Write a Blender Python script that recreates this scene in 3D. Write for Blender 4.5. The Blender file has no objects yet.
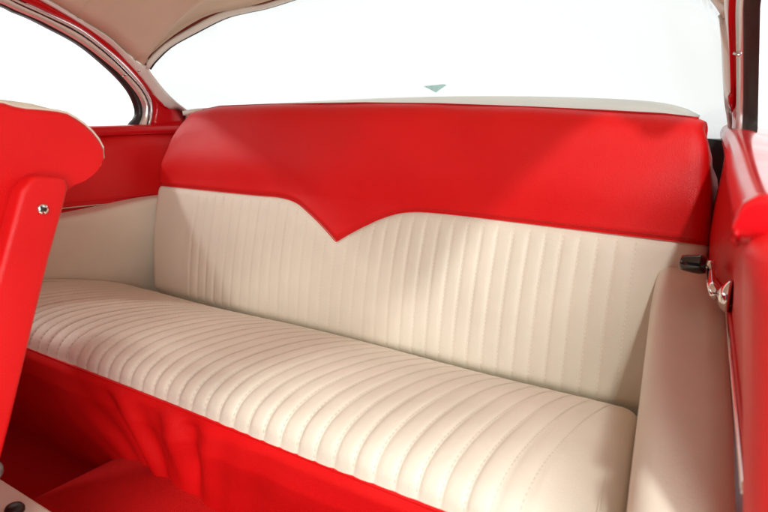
import bpy, bmesh, math, random
from mathutils import Vector
random.seed(7)
R = math.radians
scene = bpy.context.scene
col = scene.collection

# ------------------------------------------------------------------ camera
F, YAW, PITCH = 640.02, 0.59544, 0.232766          # focal length in 768-wide pixels
CAM = Vector((0.84792, -1.03065, 0.49434))
FW = Vector((-math.sin(YAW)*math.cos(PITCH), math.cos(YAW)*math.cos(PITCH), -math.sin(PITCH)))
RT = Vector((math.cos(YAW), math.sin(YAW), 0))
UP = RT.cross(FW)
cd = bpy.data.cameras.new('camera')
cam = bpy.data.objects.new('camera', cd); col.objects.link(cam)
cam.location = CAM
cam.rotation_euler = (math.pi/2 - PITCH, 0, YAW)
cd.sensor_width = 36; cd.lens = F/768*36
cd.clip_start = 0.02; cd.clip_end = 200
cd.dof.use_dof = True; cd.dof.focus_distance = 1.30; cd.dof.aperture_fstop = 8.0
scene.camera = cam

# ------------------------------------------------------------------ studio light
w = bpy.data.worlds.new('World'); scene.world = w; w.use_nodes = True
nt = w.node_tree
bg = nt.nodes['Background']
tc = nt.nodes.new('ShaderNodeTexCoord')
dot = nt.nodes.new('ShaderNodeVectorMath'); dot.operation = 'DOT_PRODUCT'
dot.inputs[1].default_value = (-0.45, 0.85, 0.25)    # the white sweep stands behind and beyond the car
mr = nt.nodes.new('ShaderNodeMapRange'); mr.interpolation_type = 'SMOOTHSTEP'
mr.inputs['From Min'].default_value = -0.20; mr.inputs['From Max'].default_value = 0.15
mr.inputs['To Min'].default_value = 0.06; mr.inputs['To Max'].default_value = 1.6
nt.links.new(tc.outputs['Generated'], dot.inputs[0])
nt.links.new(dot.outputs['Value'], mr.inputs['Value'])
nt.links.new(mr.outputs['Result'], bg.inputs['Strength'])
bg.inputs['Color'].default_value = (1, 1, 1, 1)

def area(name, loc, target, power, sx, sy, color=(.985, 1, .985)):
    ld = bpy.data.lights.new(name, 'AREA'); ld.shape = 'RECTANGLE'
    ld.size = sx; ld.size_y = sy; ld.energy = power; ld.color = color
    o = bpy.data.objects.new(name, ld); col.objects.link(o)
    o.location = loc
    o.rotation_euler = (Vector(target)-Vector(loc)).to_track_quat('-Z', 'Y').to_euler()
    return o
area('studio_side_lamp', (1.46, -1.72, 2.08), (0.35, -0.1, 0.1), 32, .10, .10)
area('studio_softbox', (1.95, -2.75, 1.50), (-.1, 0.0, 0.30), 48, .9, .9)

area('added_low_fill', (1.35, -1.55, .40), (-.4, .05, .80), 12, .6, .5)  # unseen fill, added only to brighten the roof lining and ivory rails
area('studio_far_lamp', (-2.3, -1.15, 1.75), (0.0, -.15, 0.1), 24, .12, .12)

scene.view_settings.view_transform = 'Standard'
scene.view_settings.look = 'None'
scene.view_settings.exposure = 0
scene.view_settings.gamma = 1
scene.render.engine = 'CYCLES'
scene.cycles.max_bounces = 10

# ------------------------------------------------------------------ materials
def mat(name, color, rough=.45, metal=0, bump=0, bscale=900, coat=0, vary=.06, spec=.5, vscale=6):
    m = bpy.data.materials.new(name); m.use_nodes = True
    t = m.node_tree; b = t.nodes['Principled BSDF']
    b.inputs['Base Color'].default_value = (*color, 1)
    b.inputs['Roughness'].default_value = rough
    b.inputs['Metallic'].default_value = metal
    b.inputs['Specular IOR Level'].default_value = spec
    if coat:
        b.inputs['Coat Weight'].default_value = coat; b.inputs['Coat Roughness'].default_value = .06
    c = t.nodes.new('ShaderNodeTexCoord')
    if vary:
        n = t.nodes.new('ShaderNodeTexNoise'); n.inputs['Scale'].default_value = vscale; n.inputs['Detail'].default_value = 6
        r = t.nodes.new('ShaderNodeMapRange')
        r.inputs['From Min'].default_value = .3; r.inputs['From Max'].default_value = .7
        r.inputs['To Min'].default_value = 1-vary; r.inputs['To Max'].default_value = 1+vary
        mx = t.nodes.new('ShaderNodeVectorMath'); mx.operation = 'SCALE'; mx.inputs[0].default_value = color
        t.links.new(c.outputs['Object'], n.inputs['Vector']); t.links.new(n.outputs['Fac'], r.inputs['Value'])
        t.links.new(r.outputs['Result'], mx.inputs['Scale']); t.links.new(mx.outputs['Vector'], b.inputs['Base Color'])
        r2 = t.nodes.new('ShaderNodeMapRange')
        r2.inputs['From Min'].default_value = .3; r2.inputs['From Max'].default_value = .7
        r2.inputs['To Min'].default_value = max(.02, rough-.07); r2.inputs['To Max'].default_value = min(1, rough+.07)
        t.links.new(n.outputs['Fac'], r2.inputs['Value']); t.links.new(r2.outputs['Result'], b.inputs['Roughness'])
    if bump:
        v = t.nodes.new('ShaderNodeTexVoronoi'); v.inputs['Scale'].default_value = bscale
        n2 = t.nodes.new('ShaderNodeTexNoise'); n2.inputs['Scale'].default_value = 22; n2.inputs['Detail'].default_value = 4
        ad = t.nodes.new('ShaderNodeMath'); ad.operation = 'MULTIPLY_ADD'; ad.inputs[1].default_value = 2.0
        bp = t.nodes.new('ShaderNodeBump'); bp.inputs['Strength'].default_value = bump; bp.inputs['Distance'].default_value = .0008
        t.links.new(c.outputs['Object'], v.inputs['Vector']); t.links.new(c.outputs['Object'], n2.inputs['Vector'])
        t.links.new(n2.outputs['Fac'], ad.inputs[0]); t.links.new(v.outputs['Distance'], ad.inputs[2])
        t.links.new(ad.outputs['Value'], bp.inputs['Height']); t.links.new(bp.outputs['Normal'], b.inputs['Normal'])
    return m
CREAM = (.765, .70, .575)
RED = (.71, .006, .007)
M_cream = mat('cream_vinyl', CREAM, .42, bump=.42)
M_thread = mat('cream_thread', (.84, .74, .60), .7, vary=0)
M_thread_dark = mat('tan_thread', (.69, .61, .495), .7, vary=0)
M_red = mat('red_vinyl', RED, .40, bump=.40, spec=.35)
M_redthread = mat('red_thread', (.45, .004, .006), .7, vary=0)
M_darkred = mat('dark_red_edge', (.16, .012, .010), .3, vary=.02)
M_paint = mat('red_paint', (.62, .006, .010), .20, coat=.12, vary=.02, spec=.3)
M_carpet = mat('red_carpet', (.50, .006, .006), .9, bump=.8, bscale=900, vary=.06, spec=.15, vscale=260)
M_head = mat('tan_headlining', (.80, .65, .50), .75, bump=.3, bscale=1200, vary=.04)
M_white = mat('ivory_paint', (.88, .87, .81), .25, coat=.3, vary=.03)
M_chrome = mat('chrome', (.80, .79, .77), .08, 1, vary=0)
M_rubber = mat('black_rubber', (.018, .015, .013), .42, bump=.3, bscale=200, vary=.3)
M_pivot = mat('grey_steel', (.16, .17, .16), .35, .6, vary=.1)
M_frame = mat('bright_trim_metal', (.88, .87, .85), .22, .6, vary=.03, vscale=30)
M_knob = mat('black_knob_plastic', (.01, .01, .01), .12, coat=.5, vary=0)
M_shelf = mat('cream_shelf_board', (.84, .81, .72), .6, bump=.2)
M_decal = mat('teal_decal_film', (.56, .76, .73), .5, vary=.12, vscale=80)
M_decal.node_tree.nodes['Principled BSDF'].inputs['Transmission Weight'].default_value = .6
M_decal.node_tree.nodes['Principled BSDF'].inputs['IOR'].default_value = 1.02

def glass_mat(name, tint):
    m = bpy.data.materials.new(name); m.use_nodes = True
    t = m.node_tree; t.nodes.remove(t.nodes['Principled BSDF'])
    out = t.nodes['Material Output']
    tr = t.nodes.new('ShaderNodeBsdfTransparent'); tr.inputs['Color'].default_value = (*tint, 1)
    gl = t.nodes.new('ShaderNodeBsdfGlossy'); gl.inputs['Roughness'].default_value = .02
    fr = t.nodes.new('ShaderNodeLayerWeight'); fr.inputs['Blend'].default_value = .5
    pw = t.nodes.new('ShaderNodeMath'); pw.operation = 'POWER'; pw.inputs[1].default_value = 5; t.links.new(fr.outputs['Facing'], pw.inputs[0])
    mx = t.nodes.new('ShaderNodeMixShader')
    ml = t.nodes.new('ShaderNodeMath'); ml.operation = 'MULTIPLY_ADD'; ml.inputs[1].default_value = .5; ml.inputs[2].default_value = .03
    t.links.new(pw.outputs['Value'], ml.inputs[0]); t.links.new(ml.outputs['Value'], mx.inputs['Fac'])
    t.links.new(tr.outputs['BSDF'], mx.inputs[1]); t.links.new(gl.outputs['BSDF'], mx.inputs[2])
    t.links.new(mx.outputs['Shader'], out.inputs['Surface'])
    return m
M_glass = glass_mat('clear_glass', (.985, .99, .985))
M_tint = glass_mat('pale_tinted_glass', (.808, .822, .816))

# ------------------------------------------------------------------ helpers
def empty(name, loc, label, cat):
    o = bpy.data.objects.new(name, None); col.objects.link(o)
    o.location = loc; o.empty_display_size = .1
    o['label'] = label; o['category'] = cat
    return o
def link(name, verts, faces, m, parent=None, smooth=True, mats=None, fmat=None, label=None, thick=0, off=1):
    me = bpy.data.meshes.new(name)
    base = Vector((0, 0, 0))
    p = parent
    while p is not None:
        base = base + p.location; p = p.parent
    me.from_pydata([tuple(Vector(v)-base) for v in verts], [], faces)
    bm = bmesh.new(); bm.from_mesh(me)
    bmesh.ops.recalc_face_normals(bm, faces=bm.faces); bm.to_mesh(me); bm.free()
    for x in (mats or [m]): me.materials.append(x)
    if fmat:
        for i, f in enumerate(me.polygons): f.material_index = fmat[i]
    if smooth:
        for f in me.polygons: f.use_smooth = True
    o = bpy.data.objects.new(name, me); col.objects.link(o)
    if parent: o.parent = parent
    if label: o['label'] = label
    if thick:
        s = o.modifiers.new('solid', 'SOLIDIFY'); s.thickness = thick; s.offset = off
    return o
def lerp(a, b, t): return a+(b-a)*t
def interp(x, xs, ys):
    if x <= xs[0]: return ys[0]
    if x >= xs[-1]: return ys[-1]
    for i in range(len(xs)-1):
        if x <= xs[i+1]:
            return lerp(ys[i], ys[i+1], (x-xs[i])/(xs[i+1]-xs[i]))
def sm(t):
    t = max(0, min(1, t)); return t*t*(3-2*t)
def spline(pts, n):
    """points resampled along a Catmull-Rom curve, n samples spaced by length"""
    pts = [Vector(p) for p in pts]
    P = [pts[0]*2-pts[1]]+pts+[pts[-1]*2-pts[-2]]
    d = []
    for i in range(1, len(P)-2):
        for k in range(24):
            t = k/24
            a, b, c, e = P[i-1], P[i], P[i+1], P[i+2]
            d.append(.5*((2*b)+(c-a)*t+(2*a-5*b+4*c-e)*t*t+(3*b-a-3*c+e)*t**3))
    d.append(pts[-1])
    L = [0]
    for i in range(1, len(d)): L.append(L[-1]+(d[i]-d[i-1]).length)
    out = []; j = 0
    for k in range(n):
        s = L[-1]*k/(n-1)
        while j < len(L)-2 and L[j+1] < s: j += 1
        t = (s-L[j])/max(1e-9, L[j+1]-L[j])
        out.append(d[j].lerp(d[j+1], min(1, max(0, t))))
    return out
def grid(rows):
    n = len(rows[0]); V = [v for r in rows for v in r]; Fs = []
    for i in range(len(rows)-1):
        for j in range(n-1):
            Fs.append((i*n+j, i*n+j+1, (i+1)*n+j+1, (i+1)*n+j))
    return V, Fs
def loft(name, rows, m, parent, **k):
    V, Fs = grid(rows); return link(name, V, Fs, m, parent, **k)
def tube_data(path, r, seg=10, caps=True, flat=(1, 1)):
    path = [Vector(p) for p in path]; V = []; Fs = []
    ref = Vector((0.123, .2, .97))
    for i, p in enumerate(path):
        t = (path[min(i+1, len(path)-1)]-path[max(i-1, 0)]).normalized()
        a = t.cross(ref).normalized(); b = t.cross(a).normalized()
        rr = r[i] if isinstance(r, (list, tuple)) else r
        for k in range(seg):
            an = 2*math.pi*k/seg
            V.append(p+a*math.cos(an)*rr*flat[0]+b*math.sin(an)*rr*flat[1])
    for i in range(len(path)-1):
        for k in range(seg):
            k2 = (k+1) % seg
            Fs.append((i*seg+k, i*seg+k2, (i+1)*seg+k2, (i+1)*seg+k))
    if caps:
        Fs.append(tuple(range(seg))); Fs.append(tuple(range((len(path)-1)*seg, len(path)*seg)))
    return V, Fs
def tube(name, path, r, m, parent, seg=10, **k):
    V, Fs = tube_data(path, r, seg); return link(name, V, Fs, m, parent, **k)
def bevel(o, wd, seg=3):
    b = o.modifiers.new('bevel', 'BEVEL'); b.width = wd; b.segments = seg; b.limit_method = 'ANGLE'; b.angle_limit = R(35)
    return o
def prism(name, poly, x0, x1, m, parent, bev=0, seg=3, **k):
    """(y,z) outline pushed along X"""
    n = len(poly)
    V = [(x0, y, z) for y, z in poly]+[(x1, y, z) for y, z in poly]
    Fs = [tuple(range(n)), tuple(range(n, 2*n))]+[(i, (i+1) % n, n+(i+1) % n, n+i) for i in range(n)]
    o = link(name, V, Fs, m, parent, smooth=bool(bev), **k)
    if bev: bevel(o, bev, seg)
    return o

PHI = 0.20916
SP, CP = math.sin(PHI), math.cos(PHI)
PIT = 0.0307                                            # one pleat

def stitches(V, Fs, fm, path, nrm, step=.0062, ln=.0040, wd=.0006, mi=1, lift=.0004):
    """short thread dashes along a sampled path"""
    acc = 0
    for i in range(len(path)-1):
        a, b = path[i], path[i+1]; d = b-a; L = d.length
        if L < 1e-6: continue
        t = d/L; n = nrm[i]; s = t.cross(n).normalized()
        while acc < L:
            c = a+t*acc+n*lift
            k = len(V)
            h = t*ln/2
            V += [c-h-s*wd, c-h+s*wd, c+h+s*wd, c+h-s*wd, c-h*.6+n*.0005, c+h*.6+n*.0005]
            for f in ((0, 1, 4), (1, 2, 5, 4), (2, 3, 5), (3, 0, 4, 5)):
                Fs.append(tuple(k+q for q in f)); fm.append(mi)
            acc += step
        acc -= L

# ================================================================== the cabin
cabin = empty('car_cabin', (0, .1, -.2), 'red and cream coupe cabin with chrome window frames and tan roof lining', 'car interior')

def side_px(u, v, wd, k=0.08):
    """point of the left side wall (plane x = -(wd - k*y)) seen at photo pixel u, v: used once, to measure the window curves"""
    d = FW+RT*((u-384)/F)-UP*((v-256)/F)
    n = Vector((1, -k, 0)); t = (Vector((-wd, 0, 0))-CAM).dot(n)/d.dot(n)
    return CAM+d*t
def mir(p): return Vector((-p[0], p[1], p[2]))
def lifted(p): return Vector((-p[0], p[1], p[2]+.034*sm((-p[0]-.1)/.6)*sm((p[2]-.47)/.1)))   # the near roof corner sits a little higher

N = 60
G0 = [side_px(u, v, .774) for u, v in [(0, 5.3), (11.7, 11), (29, 18), (47, 27), (80, 45), (107, 67), (123, 83), (132.7, 97), (137.4, 111), (136, 118), (131, 123.5), (129.5, 127)]]
G1 = [side_px(u, v, .768) for u, v in [(0, 3), (11.7, 8.5), (29, 15.8), (47, 24), (80, 42.5), (107, 63), (123, 77.4), (137.4, 95), (142.5, 108), (141.5, 119), (139, 123.5), (138, 127)]]
C1 = [side_px(u, v, .754) for u, v in [(0, -5), (11.7, 1.2), (29, 9.4), (47, 17.6), (80, 34.5), (107, 55), (124.5, 71.6), (139.7, 88), (147.5, 102), (148.6, 113.8), (146.7, 124), (146, 127)]]
C2 = [side_px(u, v, .750) for u, v in [(0, -9), (11.7, -3), (29, 4.7), (47, 13), (80, 29), (107, 49.3), (125.6, 65.7), (142, 84.5), (151, 99.7), (152.6, 112.6), (150, 126)]]
R1 = [side_px(u, v, .735, .05) for u, v in [(0, -25), (18, -13), (41, 0), (58.5, 10), (80, 23), (95, 33), (114, 48), (128, 63), (137.4, 73), (149, 88), (160, 104), (169, 109), (178, 109), (185, 114), (186, 126)]]
W1 = [side_px(u, v, .715, .05) for u, v in [(0, -28), (20, -17), (49, 0), (64, 8.5), (80, 18.7), (107, 35), (123, 49), (135, 60), (143, 65)]]
WG = [side_px(u, v, .700, 0) for u, v in [(149, 69), (163, 88), (177, 102), (187.7, 110), (192, 114)]]
def ext(c, n=5, up=.0, step=.22):
    """carry a window curve on towards the front of the car, flattening out"""
    a = [Vector(p) for p in c]
    d = (a[0]-a[1]).normalized()
    res = []; p = a[0]
    for i in range(n):
        d = (d+Vector((0, 0, -.10))).normalized(); d.x *= .3
        p = p+d*step; res.append(p)
    return res[::-1]+a
G0e, G1e, C1e, C2e, R1e, W1e = [ext(c) for c in (G0, G1, C1, C2, R1, W1)]
SILL_Z = .436

def both(fn):
    fn(lambda p: Vector(p), 'left'); fn(mir, 'right')

def build_side(T, side):
    n = 110
    L_ = side == 'left'                                 # the near side stops short: its door stands open
    TS = (lambda p, d: T(p)) if L_ else (lambda p, d: mir(p)-Vector((d+.008*max(-1, min(1, (p[2]-.54)/.08)), 0, 0)))
    g0, g1, c1, c2 = [[TS(p, d) for p in spline(c, n)] for c, d in zip((G0e, G1e, C1e, C2e) if L_ else (G0, G1, C1, C2), (.026, .026, .018, .011))]
    r1 = [TS(p, .010) for p in spline(R1e if L_ else R1, n)]
    inward = T((1, 0, 0))
    fr = loft('window_frame', [[p for p in g1], [p.lerp(q, .5)+inward*.006 for p, q in zip(g1, c1)], [p for p in c1]], M_frame, cabin)
    # dark sealing line, then a second bright bead
    mid = [p.lerp(q, .25)-inward*.002 for p, q in zip(c1, c2)]
    loft('sealing_strip', [c1, [p-inward*.004 for p in mid], [p.lerp(q, .35) for p, q in zip(c1, c2)]], M_rubber, fr)
    tube('chrome_bead', [p.lerp(q, .62)+inward*.001 for p, q in zip(c1, c2)], .0035, M_frame, fr, seg=8)
    loft('rubber_gasket', [[p-inward*(.014 if L_ else .015) for p in g0], [p-inward*.004 for p in g0], [p.lerp(q, .5)+inward*.002 for p, q in zip(g0, g1)], g1, [p-inward*.01 for p in g1]], M_rubber, fr)
    # glass pane: fan between the curve and the sill line
    low = [Vector((p.x, p.y, SILL_Z-.03)) for p in g0]
    if L_: loft('window_glass', [[p-inward*.016 for p in g0], [p-inward*.016 for p in low]], M_glass, cabin, thick=.004)
    # frame joint ring and screws
    for i in (min(range(1, n-1), key=lambda q: (g1[q]-T(side_px(123, 77.4, .768))).length), ):
        a, b = g1[i], c1[i]
        t = (g1[i+1]-g1[i-1]).normalized()
        tube('frame_joint', [a+inward*.004, a.lerp(b, .5)+inward*.0085, b+inward*.002], .0022, M_chrome, fr, seg=6)
    # painted red side of the roof pillar
    bulge = []
    for k in range(7):
        s = k/6
        bulge.append([p.lerp(q, s)+inward*(.010*math.sin(math.pi*s)) for p, q in zip(c2, r1)])
    pil = loft('roof_pillar', bulge, M_paint, cabin, thick=.004, label='red painted pillar between side window and rear window')
    # ivory garnish rail over the pillar up to the rear window
    a = spline(R1e if L_ else R1, n)
    wa = spline((W1e if L_ else W1)+[side_px(149, 66, .705, 0)]+WG, n)
    rr = []
    for k in range(5):
        s = k/4
        rr.append([TS(p.lerp(q, s), .010-.006*s)+(Vector((0, 0, 0)) if L_ else Vector((0, 0, .034*s*sm((q.z-.47)/.1))))+inward*(.004*math.sin(math.pi*s)) for p, q in zip(a, wa)])
    rail = loft('garnish_rail', rr, M_white, cabin, thick=.003)
    for (u, v, ww) in ((138.5, 70.5, .728), (101, 32, .725)):
        c = T(side_px(u, v, ww, .05))+inward*.004
        V, Fs = tube_data([c-inward*.004, c+inward*.0025], [.0042, .0034], 12)
        link('screw', V, Fs, M_chrome, rail)
both(build_side)

# ---- rear window: header curve, glass, trim
def back_px(u, v):
    """point of the curved rear window header (y = .10 + .28*(1-(x/.7)^2)) at photo pixel u, v"""
    d = FW+RT*((u-384)/F)-UP*((v-256)/F)
    lo, hi = .5, 4
    f = lambda t: (CAM+d*t).y-(.11+.28*(1-((CAM+d*t).x/.7)**2))
    for t in [1.0+.002*i for i in range(1500)]:
        if f(t) > 0: break
    return CAM+d*t
def header(pxs, zc, first=None):
    L = [back_px(*p) for p in pxs]
    if first is not None: L[0] = first
    L = [p for p in L if p.x < -.30]
    L += [Vector((-.15, .11+.28*(1-(.15/.7)**2), zc-.004)), Vector((0, .39, zc))]
    return L+[lifted(p) for p in L[-2::-1]]
glass_top = header([(149, 69), (153, 63), (170, 46.5), (194, 33), (225, 17.5), (250, 11), (275, 5)], .815)
trim_top = header([(146, 65), (150, 58.5), (166.5, 43.5), (190, 29), (218, 14.5), (245, 8), (273, 2)], .825, side_px(147.5, 67, .708, 0))
red_top = header([(144.5, 62), (148, 57), (163, 43.5), (183, 28.5), (209, 14.5), (236, 8.6), (268, .6)], .829, W1[-1])
head_top = header([(143, 60), (147, 56), (161.5, 43), (180, 27.5), (205, 13.5), (232, 7.5), (264, -.6)], .832, W1[-1]+Vector((0, 0, .001)))
M = 80
gt, tt, rt_, ht = [spline(c, M) for c in (glass_top, trim_top, red_top, head_top)]
rw = loft('rear_window', [[Vector((p.x, p.y+.004, p.z)) for p in gt]] + [
    [Vector((lerp(p.x, q.x, s), lerp(p.y, q.y, s)+.05*math.sin(math.pi*s)*(1-min(1, abs(p.x)/.70)**4), lerp(p.z, q.z, s))) for p, q in
     zip(gt, [Vector((.72*math.sin(math.pi/2*(2*i/(M-1)-1)), .24+.42*(1-abs(math.sin(math.pi/2*(2*i/(M-1)-1)))**4), .43)) for i in range(M)])] for s in (.25, .5, .75, 1)],
    M_tint, cabin, thick=.004, label='wide curved pale tinted rear window')
loft('window_trim', [gt, [p.lerp(q, .5)+Vector((0, -.006, -.002)) for p, q in zip(gt, tt)], tt], M_white, rw, thick=.004)
loft('header_strip', [[p+Vector((0, -.001, 0)) for p in tt], [p.lerp(q, .5)+Vector((0, -.004, 0)) for p, q in zip(tt, rt_)], rt_], M_darkred, rw)
tube('sealing_strip', [p+Vector((0, .003, .0)) for p in gt], .0035, M_rubber, rw, seg=6)

# small teal V sticker on the inside of the glass
def decal():
    d = FW+RT*((435-384)/F)-UP*((88-256)/F)
    c = CAM+d*((.60-CAM.y)/d.y)
    s = (c-CAM).length/F
    e = Vector((1, .10, 0)).normalized()
    sx = .0360
    out = [(-1.0, .25), (-.2, .36), (.75, .46), (.95, .34), (.45, -.15), (.06, -.55), (-.35, -.22)]
    V = [c+e*(x*sx)+Vector((0, 0, 1))*(z*sx*.62)*1.0 for x, z in out]
    V2 = [p+Vector((0, .0015, 0)) for p in V]
    n = len(V)
    link('decal', V+V2, [tuple(range(n)), tuple(range(n, 2*n))]+[(i, (i+1) % n, n+(i+1) % n, n+i) for i in range(n)], M_decal, rw, smooth=False,
         label='small pale teal V shaped sticker on the rear glass')
decal()

# ---- headliner
def headliner():
    left = spline([p for p in W1e], 60)
    rows = []
    for i, p in enumerate(left):
        row = []
        for k in range(41):
            s = k/40*2-1
            x = -p.x*s if True else 0
            crown = (1-abs(s)**2.6)
            top = interp(p.y, [-1.3, -.3, .05, .12], [.95, .93, .86, .80])
            row.append(Vector((x, p.y, p.z+(top-p.z)*crown+.034*sm((x-.1)/.6))))
        rows.append(row)
    # last rows run to the rear window header
    last = rows[-1]
    hd = spline(head_top, 41); hr = spline(red_top, 41)
    for s in (.25, .5, .75, 1):
        rows.append([a.lerp(b, s)+Vector((0, 0, .012*math.sin(math.pi*s)*(1-abs(k/20-1)**4))) for k, (a, b) in enumerate(zip(last, hd))])
    rows.append([p+Vector((0, -.002, -.001)) for p in hr])
    o = loft('headliner', rows, M_head, cabin, thick=.006, label='tan fabric roof lining with sewn cross seams')
    # sewn seams across the lining
    for y in (-.06, -.42, -.80):
        pr = min(rows[:60], key=lambda r: abs(r[0].y-y))
        tube('lining_seam', [q+Vector((0, 0, -.0012)) for q in pr], .0016, M_head, o, seg=6)
headliner()

# ---- parcel shelf behind the backrest
rows = []
for k in range(9):
    s = k/8
    rows.append([Vector((x, lerp(.135, .24+.42*(1-abs(x/.70)**4)-.006, s), .474+(.031-.027*(x/.7)**2)*sm(s)-.06*(abs(x)/.7)**12)) for x in [(-.60+1.24*i/40) for i in range(41)]])
loft('parcel_shelf', rows, M_shelf, cabin, thick=.012)

# ---- lower side trim, sill, armrest, per side
TRW = lambda y: .761-.14*max(-.66, min(.13, y))-.026*sm((y+.12)/.20)
ARW = lambda y: .660-.18*max(-.66, y)
def build_lower(T, side):
    inward = T((1, 0, 0))
    ys = [.44-.02*i for i in range(80)] if side == 'left' else [.44-.0125*i for i in range(81)]
    y_end = ys[-1]
    # window sill: painted ledge with a rolled lip
    rows = []
    prof = [(.95, SILL_Z-.045), (.90, SILL_Z-.022), (.85, SILL_Z-.012), (.80, SILL_Z-.006), (.774, SILL_Z-.003), (.766, SILL_Z+.001), (.752, SILL_Z+.003), (0, .002), (1, -.003), (2, -.012), (2, -.020), (1, -.024)]
    for a, b in prof:
        row = []
        for y in ys:
            w0 = .737-.134*max(-.66, y)
            if a < .99 and a > .1: row.append(T((-max(a-.08*max(y, -.6), w0+.018+(a-.752)), y, b)))
            else: row.append(T((-(w0+{0: .006, 1: -.002, 2: -.006}[int(a)]), y, SILL_Z+b)))
        if side == 'right': row = [p+Vector((0, 0, .018*sm((p.y+.52)/.55))) for p in row]
        q = row[-1]; row += [q+Vector((0, -.004, -.0012)), q+Vector((0, -.0065, -.005)), Vector((q.x, q.y-.007, SILL_Z-.020)), Vector((q.x, q.y-.004, SILL_Z-.030)), Vector((q.x, q.y+.02, SILL_Z-.032))]
        rows.append(row)
    loft('window_sill', rows, M_paint, cabin, thick=.003, label='glossy red painted ledge under the side window')
    # red vinyl panel between sill and armrest
    rows = []
    for k in range(15):
        s = k/14
        z = lerp(SILL_Z-.016, -.22, s)
        rows.append([T((-(TRW(y)+.004-.010*math.sin(math.pi*min(1, s*2.3))**2), y, z+(.018*(1-s)*sm((y+.52)/.55) if side == 'right' else 0))) for y in ys])
    sp = loft('side_panel', rows, M_red, cabin, thick=.004, label='red vinyl side panel below the window ledge')
    beadz = lambda y: .229
    tube('chrome_strip', [T((-(TRW(y)-.006), y, beadz(y)+.001)) for y in ys if y < .12], .0023, M_chrome, sp, seg=8)
    tube('welt', [T((-(TRW(y)-.005), y, beadz(y)+.016)) for y in ys if y < .12], .0022, M_red, sp, seg=8)
    # armrest: padded box whose front end slopes away
    yl = [.14-.0125*i for i in range(64)]
    def top(y): return .222+.021*sm((y+.14)/.22)-.014*sm((-.10-y)/.2)-.03*sm((-.36-y)/.25)
    rows = []
    r = .020
    for j, y in enumerate(yl):
        zt = top(y); xi = ARW(y); xo = TRW(y)-.004
        prof = [(xo, zt-.006), (xo-.006, zt-.001), (lerp(xo, xi+r, .4), zt+.001), (lerp(xo, xi+r, .8), zt)]
        for q in range(7):
            an = math.pi/2*q/6
            prof.append((xi+r-r*math.sin(an), zt-r+r*math.cos(an)))
        prof += [(xi-.004, zt-.045-.25*(zt-.03)*.3), (xi-.005, lerp(zt, -.22, .35)), (xi, lerp(zt, -.22, .6)), (xi+.004, -.22)]
        rows.append([T((-x, y, z)) for x, z in prof])
    yf = yl[-1]
    rows.append([T((-lerp(x, (ARW(yf)+TRW(yf))/2, .2), yf-.008, z-.004)) for x, z in prof])
    rows.append([T((-lerp(x, (ARW(yf)+TRW(yf))/2, 1), yf-.008, z-.006)) for x, z in prof])
    ar = loft('armrest', rows, M_cream, cabin, label='cream padded armrest at the %s end of the rear bench in the photo' % side)
both(build_lower)

# ---- door jamb closing the near side
def jamb():
    prof = [(.834, -.520), (.826, -.565), (.824, -.585), (.826, -.602), (.832, -.617), (.841, -.629), (.853, -.637), (.868, -.641), (.90, -.643), (.94, -.644), (.958, -.63), (.96, -.56), (.96, .2)]
    rows = [[Vector((x-.003-.115*max(-.24, z-.379), y, z)) for x, y in prof] for z in [-.25+.0205*i for i in range(33)]]
    for s, dz in ((.03, .004), (.10, .0065), (.5, .008), (.97, .008)):
        rows.append([p.lerp(Vector((.90, -.50, p.z)), s)+Vector((0, 0, dz)) for p in rows[32]])
    return loft('door_jamb', rows, M_red, cabin, thick=.003, label='red painted rounded door jamb at the near side')
jamb()

# ---- window crank on the near panel
def crank():
    def on(y, z, h): return Vector((TRW(y)-.006-h, y, z))
    c = on(-.165, .263, 0)
    V, Fs = tube_data([c, c-Vector((.004, 0, 0)), c-Vector((.010, 0, 0)), c-Vector((.014, 0, 0))], [.021, .021, .015, .009], 24)
    cr = link('window_crank', V, Fs, M_chrome, cabin, label='chrome window crank with black knob by the near armrest')
    a = c-Vector((.016, 0, 0)); b = on(-.055, .274, .015)
    V, Fs = tube_data([a, a.lerp(b, .3)-Vector((.004, 0, 0)), a.lerp(b, .7)-Vector((.003, 0, 0)), b], [.0075, .006, .005, .0065], 14)
    link('arm', V, Fs, M_chrome, cr)
    k0 = b-Vector((.006, 0, 0)); ax = Vector((-1, .12, -.02)).normalized()
    rr = [.006, .0115, .0135, .0135, .0125, .0118, .0105, .006]
    tt_ = [0, .002, .008, .016, .024, .030, .034, .036]
    V, Fs = tube_data([k0+ax*t for t in tt_], rr, 20)
    link('knob', V, Fs, M_knob, cr)
    V, Fs = tube_data([b+Vector((.004, 0, 0)), b-Vector((.010, 0, 0))], [.0085, .0075], 14)
    link('knob_collar', V, Fs, M_chrome, cr)
crank()

# ---- bulkhead behind the bench
V, Fs = grid([[Vector((x, .462, z)) for x in (-.69, -.4, 0, .4, .69)] for z in (-.22, .0, .2, .36, .425)])
link('bulkhead', V, Fs, M_rubber, cabin, thick=.01, label='dark panel behind the bench under the shelf')

# ---- carpeted floor with tunnel
rows = []
for j in range(46):
    y = .12-.04*j
    row = []
    for i in range(401):
        x = -.86+1.72*i/400
        e = max(0, 1-(x/.205)**2)
        z = -.212+.092*math.sqrt(e) if e > 0 else -.212
        row.append(Vector((x, y, z+.010*max(0, -.42-y)*0)))
    rows.append(row)
loft('floor_carpet', rows, M_carpet, cabin, thick=.01, off=-1, label='red carpet with the transmission hump in the middle')

# ================================================================== rear bench
bench = empty('rear_bench_seat', (0, -.2, -.2), 'wide rear bench with pleated cream cushions and red V shaped top band', 'car seat')

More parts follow.
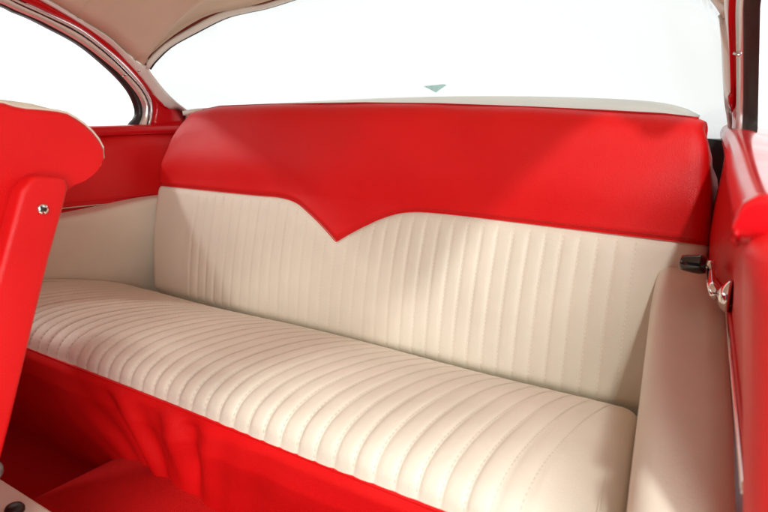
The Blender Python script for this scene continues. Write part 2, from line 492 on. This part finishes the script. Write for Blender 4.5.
def Xl(L): return interp(L, [-.05, 0, .14, .284, .342, .41, .464, .496, .52], [-.615, -.622, -.634, -.643, -.640, -.618, -.590, -.56, -.54])
def Xr(L): return interp(L, [-.05, 0, .14, .286, .419, .47, .50, .52], [.700, .706, .714, .720, .709, .700, .688, .680])
def Ht(X): return interp(X, [-.64, -.59, -.542, -.456, -.281, 0, .188, .379, .524, .621, .674, .71], [.44, .472, .496, .509, .514, .517, .515, .509, .503, .498, .492, .478])
_sl = spline([(-.75, .287, 0), (-.4, .288, 0), (-.261, .289, 0), (-.205, .2902, 0), (-.181, .2895, 0), (-.155, .2868, 0), (-.128, .2805, 0), (-.101, .268, 0), (-.053, .241, 0), (-.002, .207, 0)], 160)
_sr = spline([(-.002, .207, 0), (.032, .229, 0), (.068, .250, 0), (.104, .2685, 0), (.14, .282, 0), (.175, .2892, 0), (.221, .2922, 0), (.30, .2925, 0), (.393, .2915, 0), (.56, .289, 0), (.78, .286, 0)], 160)
_sx = [p.x for p in _sl]+[p.x for p in _sr[1:]]; _sy = [p.y for p in _sl]+[p.y for p in _sr[1:]]
import bisect
def seamL(X):
    if _sx[0] < X < _sx[-1]:
        i = bisect.bisect_right(_sx, X)-1
        return lerp(_sy[i], _sy[i+1], (X-_sx[i])/(_sx[i+1]-_sx[i]))
    return interp(X, [-.7, -.261, -.205, -.181, -.155, -.133, -.101, -.053, -.002, .032, .068, .104, .14, .175, .221, .393, .72],
                  [.287, .289, .290, .2895, .2875, .283, .268, .241, .207, .229, .250, .267, .281, .2885, .2915, .292, .287])
def puff(fr):
    return max(0, 1-abs(2*fr-1)**2.6)**.75
def BP(X, L, dep): return Vector((X, SP*L+CP*dep, CP*L-SP*dep))
def bulge(X, L):
    return .010*math.sin(math.pi*max(0, min(1, L/.30)))*(1 if L < .15 else 1) + .004*math.sin(math.pi*max(0, min(1, (L-.28)/.2)))**2
def edge_dep(X, L, r=.030):
    dd = 0
    for d in (X-Xl(L), Xr(L)-X):
        d = max(0, d)
        if d < r: dd += r-math.sqrt(max(0, r*r-(r-d)**2))
    return dd
def wob(X, L):
    return .0016*math.sin(7.1*X+3*L)*math.sin(11*L+2.3*X)+.0010*math.sin(19*X-14*L+1)
LXA, LXB = -.50, .625
def back_pleat(X, L):
    if X < LXA or X > LXB: fr = .5; a = 0
    fr = (X/PIT) % 1
    a = .0032*(1+.2*math.sin(math.floor(X/PIT)*2.39+1))*sm((seamL(X)-L)/.035)*sm((L+.02)/.04)
    a *= sm((X-LXA)/.06)*.999+.001 if X < 0 else sm((LXB-X)/.02)
    # stretched flat just below the V
    a *= 1-.55*math.exp(-((X-.0)/.10)**2)
    return a*puff(fr)
S_COLS = 560
def xs(L, n=S_COLS):
    """columns: inside the pleats they stay on the same X all the way up"""
    a, b = Xl(L), Xr(L); out = []
    for i in range(n):
        X = -.60+1.28*i/(n-1)
        t = i/(n-1)
        g = sm((t-.0)/.16)*sm((1-t)/.10)
        out.append(lerp(lerp(a, b, t), X, 1 if .18 < t < .9 else g*.0+ (sm(t/.18) if t <= .18 else sm((1-t)/.10))))
    return out
def back_lower():
    rows = []; NR = 46
    cols = xs(.14)
    for j in range(NR+1):
        s = j/NR; row = []
        for i in range(S_COLS):
            X0 = xs_cache(s)[i]
            L = lerp(-.035, seamL(X0), s)
            dep = edge_dep(X0, L)-bulge(X0, L)-back_pleat(X0, L)-wob(X0, L)
            # the pad tucks in at its foot and at the sewn seam
            dep += .036*(1-sm((L+.032)/.052))+.0060*(1-sm((seamL(X0)-L)/.010))
            row.append(BP(X0, L, dep))
        # side faces run back
        l, r = row[0], row[-1]
        nb = Vector((0, CP, -SP))
        row = [l+nb*.10, l+nb*.05]+row+[r+nb*.05, r+nb*.10]
        rows.append(row)
    V, Fs = grid(rows); fm = [0]*len(Fs)
    n = Vector((0, -CP, SP))
    k = math.ceil((LXA+.01)/PIT)
    while k*PIT < LXB+.001:
        X = k*PIT; path = []
        for j in range(61):
            L = lerp(.022, seamL(X)-.006, j/60)
            dep = edge_dep(X, L)-bulge(X, L)-back_pleat(X, L)-wob(X, L)+.0
            path.append(BP(X, L, dep)+Vector((.0010, 0, 0)))
        stitches(V, Fs, fm, path, [n]*len(path), mi=1, lift=.0011, wd=.0010, ln=.0046, step=.0080)
        k += 1
    return V, Fs, fm
_c = {}
def xs_cache(s):
    if s not in _c: _c[s] = xs(lerp(-.03, .287, s))
    return _c[s]
V, Fs, fm = back_lower()
back = link('backrest', V, Fs, None, bench, mats=[M_cream, M_thread], fmat=fm, label='cream backrest panel sewn in narrow upright pleats')

def back_upper():
    rows = []; NC = 220; RL, RD = .075, .045
    def XX(i, L):
        return lerp(Xl(L), Xr(L), i/(NC-1))
    NR = 40
    prof_extra = [math.pi/180*a for a in range(8, 117, 9)]
    allrows = []
    for j in range(NR+len(prof_extra)+2):
        row = []
        for i in range(NC):
            t = i/(NC-1)
            Xg = lerp(-.64, .715, t); 
            if j <= NR:
                s = j/NR
                Lg = lerp(.287, .45, s); X0 = XX(i, Lg)
                tp = Ht(X0)-RL
                L = lerp(seamL(X0), tp, s); d2 = 0
            else:
                X0 = XX(i, .45+.06*min(1, (j-NR)/6))
                tp = Ht(X0)-RL
                if j-NR-1 < len(prof_extra):
                    an = prof_extra[j-NR-1]
                    L = tp+RL*math.sin(an); d2 = RD*(1-math.cos(an))**1.25
                else:
                    an = prof_extra[-1]
                    L = tp+RL*math.sin(an)-.12; d2 = RD*(1-math.cos(an))**1.25+.012
            dep = edge_dep(X0, min(L, .5))+d2-bulge(X0, min(L, .48))*(1 if j <= NR else 1)-wob(X0, L)*1.5
            if j <= NR: dep += .0060*(1-sm((L-seamL(X0))/.010))-.003*math.sin(math.pi*s)**2
            row.append(BP(X0, L, dep))
        nb = Vector((0, CP, -SP))
        l, r = row[0], row[-1]; back_to = .12 if j <= NR else max(.010, .055-d2)
        row = [l+nb*back_to, l+nb*back_to*.5]+row+[r+nb*back_to*.5, r+nb*back_to]
        rows.append(row)
    V, Fs = grid(rows); fm = [0]*len(Fs)
    path = []
    for i in range(400):
        X = lerp(-.62, .70, i/399); L = seamL(X)+.0065
        dep = edge_dep(X, L)-bulge(X, L)-wob(X, L)*1.5+.0015
        path.append(BP(X, L, dep))
    n = Vector((0, -CP, SP))
    stitches(V, Fs, fm, path, [n]*len(path), mi=1, step=.0055, lift=.0008)
    return V, Fs, fm
V, Fs, fm = back_upper()
upper = link('top_band', V, Fs, None, bench, mats=[M_red, M_redthread], fmat=fm, label='red vinyl band along the top of the backrest, dipping to a V')
# fine welt on the seam
pth = []
for i in range(500):
    X = lerp(-.640, .717, i/499); L = seamL(X)
    pth.append(BP(X, L, edge_dep(X, L)-bulge(X, L)-wob(X, L)*1.2+.0022))
tube('welt', pth, .0010, M_red, upper, seg=6)
# piping along the rear top edge
pth = []
for i in range(120):
    X = lerp(-.52, .675, i/119)
    tp = Ht(X)-.075; an = R(76)
    pth.append(BP(X, tp+.0755*math.sin(an), .0455*(1-math.cos(an))**1.25-.0005-bulge(X, .48)))
tube('piping', pth, .0016, M_redthread, upper, seg=8)

# ---- seat cushion
PROF = spline([(0, .050, -.080), (0, .024, -.052), (0, .006, -.020), (0, -.016, .006), (0, -.05, .025), (0, -.09, .041), (0, -.14, .056), (0, -.22, .074), (0, -.30, .085), (0, -.36, .089),
               (0, -.405, .086), (0, -.436, .076), (0, -.453, .060), (0, -.460, .042)], 90)
PIPE_Y, PIPE_Z = PROF[-1].y, PROF[-1].z
def seatl(y): return -(ARW(y)-.002)
CXA, CXB = -.60, .655
def seat_pt(t, sx):
    """t along the profile 0..1, sx across in metres (before the flare of the ends)"""
    f = t*(len(PROF)-1); i = min(int(f), len(PROF)-2); p = PROF[i].lerp(PROF[i+1], f-i)
    return p
def prof_n(i):
    d = PROF[min(i+1, len(PROF)-1)]-PROF[max(i-1, 0)]
    return Vector((0, d.z, -d.y)).normalized()
def cushion():
    rows = []; n = 620
    OFF = .46*PIT
    for i, p in enumerate(PROF):
        nr = prof_n(i); t = i/(len(PROF)-1)
        a, b = seatl(p.y), -seatl(p.y)
        row = []
        for k in range(n):
            q = k/(n-1)
            Xs = -.64+1.28*q
            X = Xs
            if q < .05: X = lerp(a, -.64+1.28*.05, q/.05)
            if q > .95: X = lerp(b, -.64+1.28*.95, (1-q)/.05)
            fr = ((X+OFF)/PIT) % 1
            amp = (.0008+.0032*sm((t-.34)/.55))*(1+.18*math.sin(math.floor((X+OFF)/PIT)*2.39))
            amp *= sm((X-CXA)/.03)*sm((CXB-X)/.03)
            amp *= 1-.65*sm((t-.965)/.03)
            h = amp*puff(fr)
            # ends roll over
            dl = min(X-a, b-X); re = .028
            if dl < re: h -= (re-math.sqrt(max(0, re*re-(re-dl)**2)))*.75
            # sitting wear: slow hollows
            h += .004*math.sin(3.1*X+.6)*math.sin(math.pi*t)+.002*math.sin(9*X+5*t)
            v = Vector((X, p.y, p.z))+nr*h
            row.append(v)
        rows.append(row)
    V, Fs = grid(rows); fm = [0]*len(Fs)
    k = math.ceil((CXA+OFF)/PIT)
    while k*PIT-OFF < CXB:
        X = k*PIT-OFF
        path = []; nn = []
        for i in range(26, len(PROF)-1):
            p = PROF[i]; t = i/(len(PROF)-1); nr = prof_n(i)
            h = .004*math.sin(3.1*X+.6)*math.sin(math.pi*t)+.002*math.sin(9*X+5*t)
            am = (.0008+.0032*sm((t-.34)/.55))*(1+.18*math.sin((k-1)*2.39))*(1-.65*sm((t-.965)/.03))
            h += am*puff(1-.0017/PIT)
            path.append(Vector((X-.0017, p.y, p.z))+nr*h); nn.append(nr)
        stitches(V, Fs, fm, path, nn, mi=1, lift=.0005, wd=.0010, ln=.0046, step=.0080)
        k += 1
    return V, Fs, fm
V, Fs, fm = cushion()
cush = link('seat_cushion', V, Fs, None, bench, mats=[M_cream, M_thread_dark], fmat=fm, label='cream seat cushion sewn in front to back pleats')
# cream welts along both ends of the cushion
for sgn in (-1, 1):
    tube('welt', [Vector((sgn*(-seatl(p.y)-.030), p.y, p.z-.002)) for p in PROF[6:-2]], .0022, M_cream, cush, seg=6)

# ---- red skirt under the cushion, creased where it meets the tunnel
def skirt():
    rows = []; NX, NZ = 420, 70
    for j in range(NZ+1):
        s = j/NZ
        z = lerp(PIPE_Z, -.215, s)
        y0 = interp(s, [0, .06, .2, .5, 1], [PIPE_Y+.002, PIPE_Y-.005, PIPE_Y-.003, -.442, -.405])
        row = []
        for i in range(NX+1):
            X = lerp(-.735, .735, i/NX)
            dx, dz = X-.045, z+.30
            ang = math.atan2(dx, dz); rad = math.hypot(dx, dz)
            fan = math.exp(-(ang/.75)**2)*sm(s/.10)*sm((.46-rad)/.2)*(.30+.70*sm((rad-.175)/.09))
            fold = math.sin(ang*15+1.2*math.sin(ang*5)+.6)+.5*math.sin(ang*29+2+rad*8)
            slow = .004*math.sin(X*9+z*4)+.0025*math.sin(X*23-z*9)
            row.append(Vector((X, y0-.0100*fan*fold-slow*sm(s/.3)-.016*math.exp(-((X-.02)/.16)**2)*sm((s-.3)/.5), z)))
        rows.append(row)
    return loft('skirt', rows, M_red, bench, thick=.003, label='red vinyl skirt creased above the floor hump')
skirt()
pth = [Vector((lerp(-.725, .725, i/300), PIPE_Y-.001, PIPE_Z-.001)) for i in range(301)]
tube('piping', pth, .0026, M_red, bench, seg=8)

# ================================================================== front seat
fs = empty('front_seat', (-.2, -.75, -.2), 'red front seat seen from its side, with a bolted hinge arm and cream edging', 'car seat')
XF = .12
# cushion shaped seatback: side outline (y,z)
out = [(-.735, .494), (-.700, .4975), (-.672, .496), (-.661, .4915), (-.640, .4895), (-.622, .4875), (-.605, .484), (-.583, .469), (-.569, .452), (-.5645, .439), (-.567, .428), (-.577, .417), (-.593, .4085), (-.615, .400),
       (-.650, .36), (-.70, .26), (-.74, .14), (-.775, 0), (-.90, -.02), (-.885, .12), (-.865, .26), (-.845, .38), (-.825, .45), (-.79, .482)]
def seatback():
    c = spline([(0, y, z) for y, z in out+[out[0]]], 120)[:-1]
    cy = sum(p.y for p in c)/len(c); cz = sum(p.z for p in c)/len(c)
    rows = []
    def ring(x, k):
        r = []
        for p in c:
            d = Vector((0, p.y-cy, p.z-cz)); L = d.length
            r.append(Vector((x, p.y, p.z))-d/L*k)
        return r+[r[0]]
    for x, k in ((XF, .006), (XF-.0015, .003), (XF-.004, .001), (XF-.008, 0), (XF-.03, -.0005), (XF-.30, -.004), (-.60, 0), (-.63, .006), (-.645, .03)):
        rows.append(ring(x, k))
    V, Fs = grid(rows)
    n = len(rows[0])
    Fs.append(tuple(range(n-1))); Fs.append(tuple(range((len(rows)-1)*n, len(rows)*n-1)))
    o = link('seatback', V, Fs, M_red, fs, label='red vinyl seatback with rolled top edge')
    for f in list(o.data.polygons)[-2:]: f.use_smooth = False
    # cream edging round the near end
    edge = [p for p in ring(XF-.006, -.0002)]
    tube('edging', [p for p in edge[2:38]], .0018, M_cream, o, seg=8)
    # cream face cushion in front of the shell
    fc = [Vector((0, y, z)) for y, z in [(-.598, .4815), (-.612, .488), (-.634, .4945), (-.66, .4985), (-.69, .5015), (-.73, .503), (-.80, .492), (-.850, .455), (-.885, .36), (-.91, .2), (-.93, .0), (-.90, -.02), (-.86, .2), (-.80, .44), (-.73, .475), (-.65, .478)]]
    cc = spline(fc+[fc[0]], 70)[:-1]
    my = sum(p.y for p in cc)/len(cc); mz = sum(p.z for p in cc)/len(cc)
    def ring2(x, k):
        r = [Vector((x, p.y-(p.y-my)*k, p.z-(p.z-mz)*k)) for p in cc]
        return r+[r[0]]
    rows = [ring2(XF-.007, .03), ring2(XF-.010, .006), ring2(XF-.020, 0), ring2(-.60, 0), ring2(-.63, .02)]
    V, Fs = grid(rows); n = len(rows[0])
    Fs.append(tuple(range(n-1))); Fs.append(tuple(range((len(rows)-1)*n, len(rows)*n-1)))
    link('face_cushion', V, Fs, M_cream, fs)
seatback()
# hinge arm: red covered bar with bolt
bar = [(-.686, .405), (-.672, .418), (-.666, .4192), (-.638, .4155), (-.634, .411), (-.633, .403), (-.642, .380), (-.665, .325), (-.699, .235), (-.728, .157), (-.746, .112), (-.772, .04), (-.777, -.04), (-.70, -.16), (-.72, -.205),
       (-.83, -.205), (-.83, .0), (-.780, .140), (-.745, .262), (-.712, .341)]
arm = prism('hinge_arm', bar, XF+.004, XF+.030, M_red, fs, bev=.006, seg=4, label='red covered hinge arm along the side of the seatback')
cb = Vector((XF+.030, -.667, .383))
V, Fs = tube_data([cb, cb+Vector((.003, 0, 0)), cb+Vector((.0045, 0, 0))], [.0062, .0060, .0045], 20)
bolt = link('bolt', V, Fs, M_chrome, arm)
V, Fs = tube_data([cb+Vector((.0042, 0, 0)), cb+Vector((.0065, 0, 0))], [.0030, .0025], 6)
link('bolt_socket', V, Fs, M_rubber, bolt, smooth=False)
# cream seat base with black rubber stop
bz = -.035
prism('seat_base', [(-.656, bz), (-.653, bz-.008), (-.70, -.18), (-1.25, -.18), (-1.25, bz+.02), (-1.0, bz+.012)], -.64, .72, M_cream, fs, bev=.004, label='cream seat base at the foot of the hinge arm')

V, Fs = tube_data([Vector((.018, -.684, bz-.004)), Vector((.018, -.684, bz+.005)), Vector((.018, -.684, bz+.009)), Vector((.018, -.684, bz+.0105))], [.0125, .0125, .010, .004], 20)
link('rubber_stop', V, Fs, M_rubber, fs)
pv = Vector((XF+.012, -.7535, .107))
V, Fs = tube_data([pv, pv+Vector((.016, 0, 0)), pv+Vector((.022, 0, 0)), pv+Vector((.024, 0, 0))], [.0105, .0105, .008, .004], 18)
link('pivot', V, Fs, M_pivot, arm)
print('built')
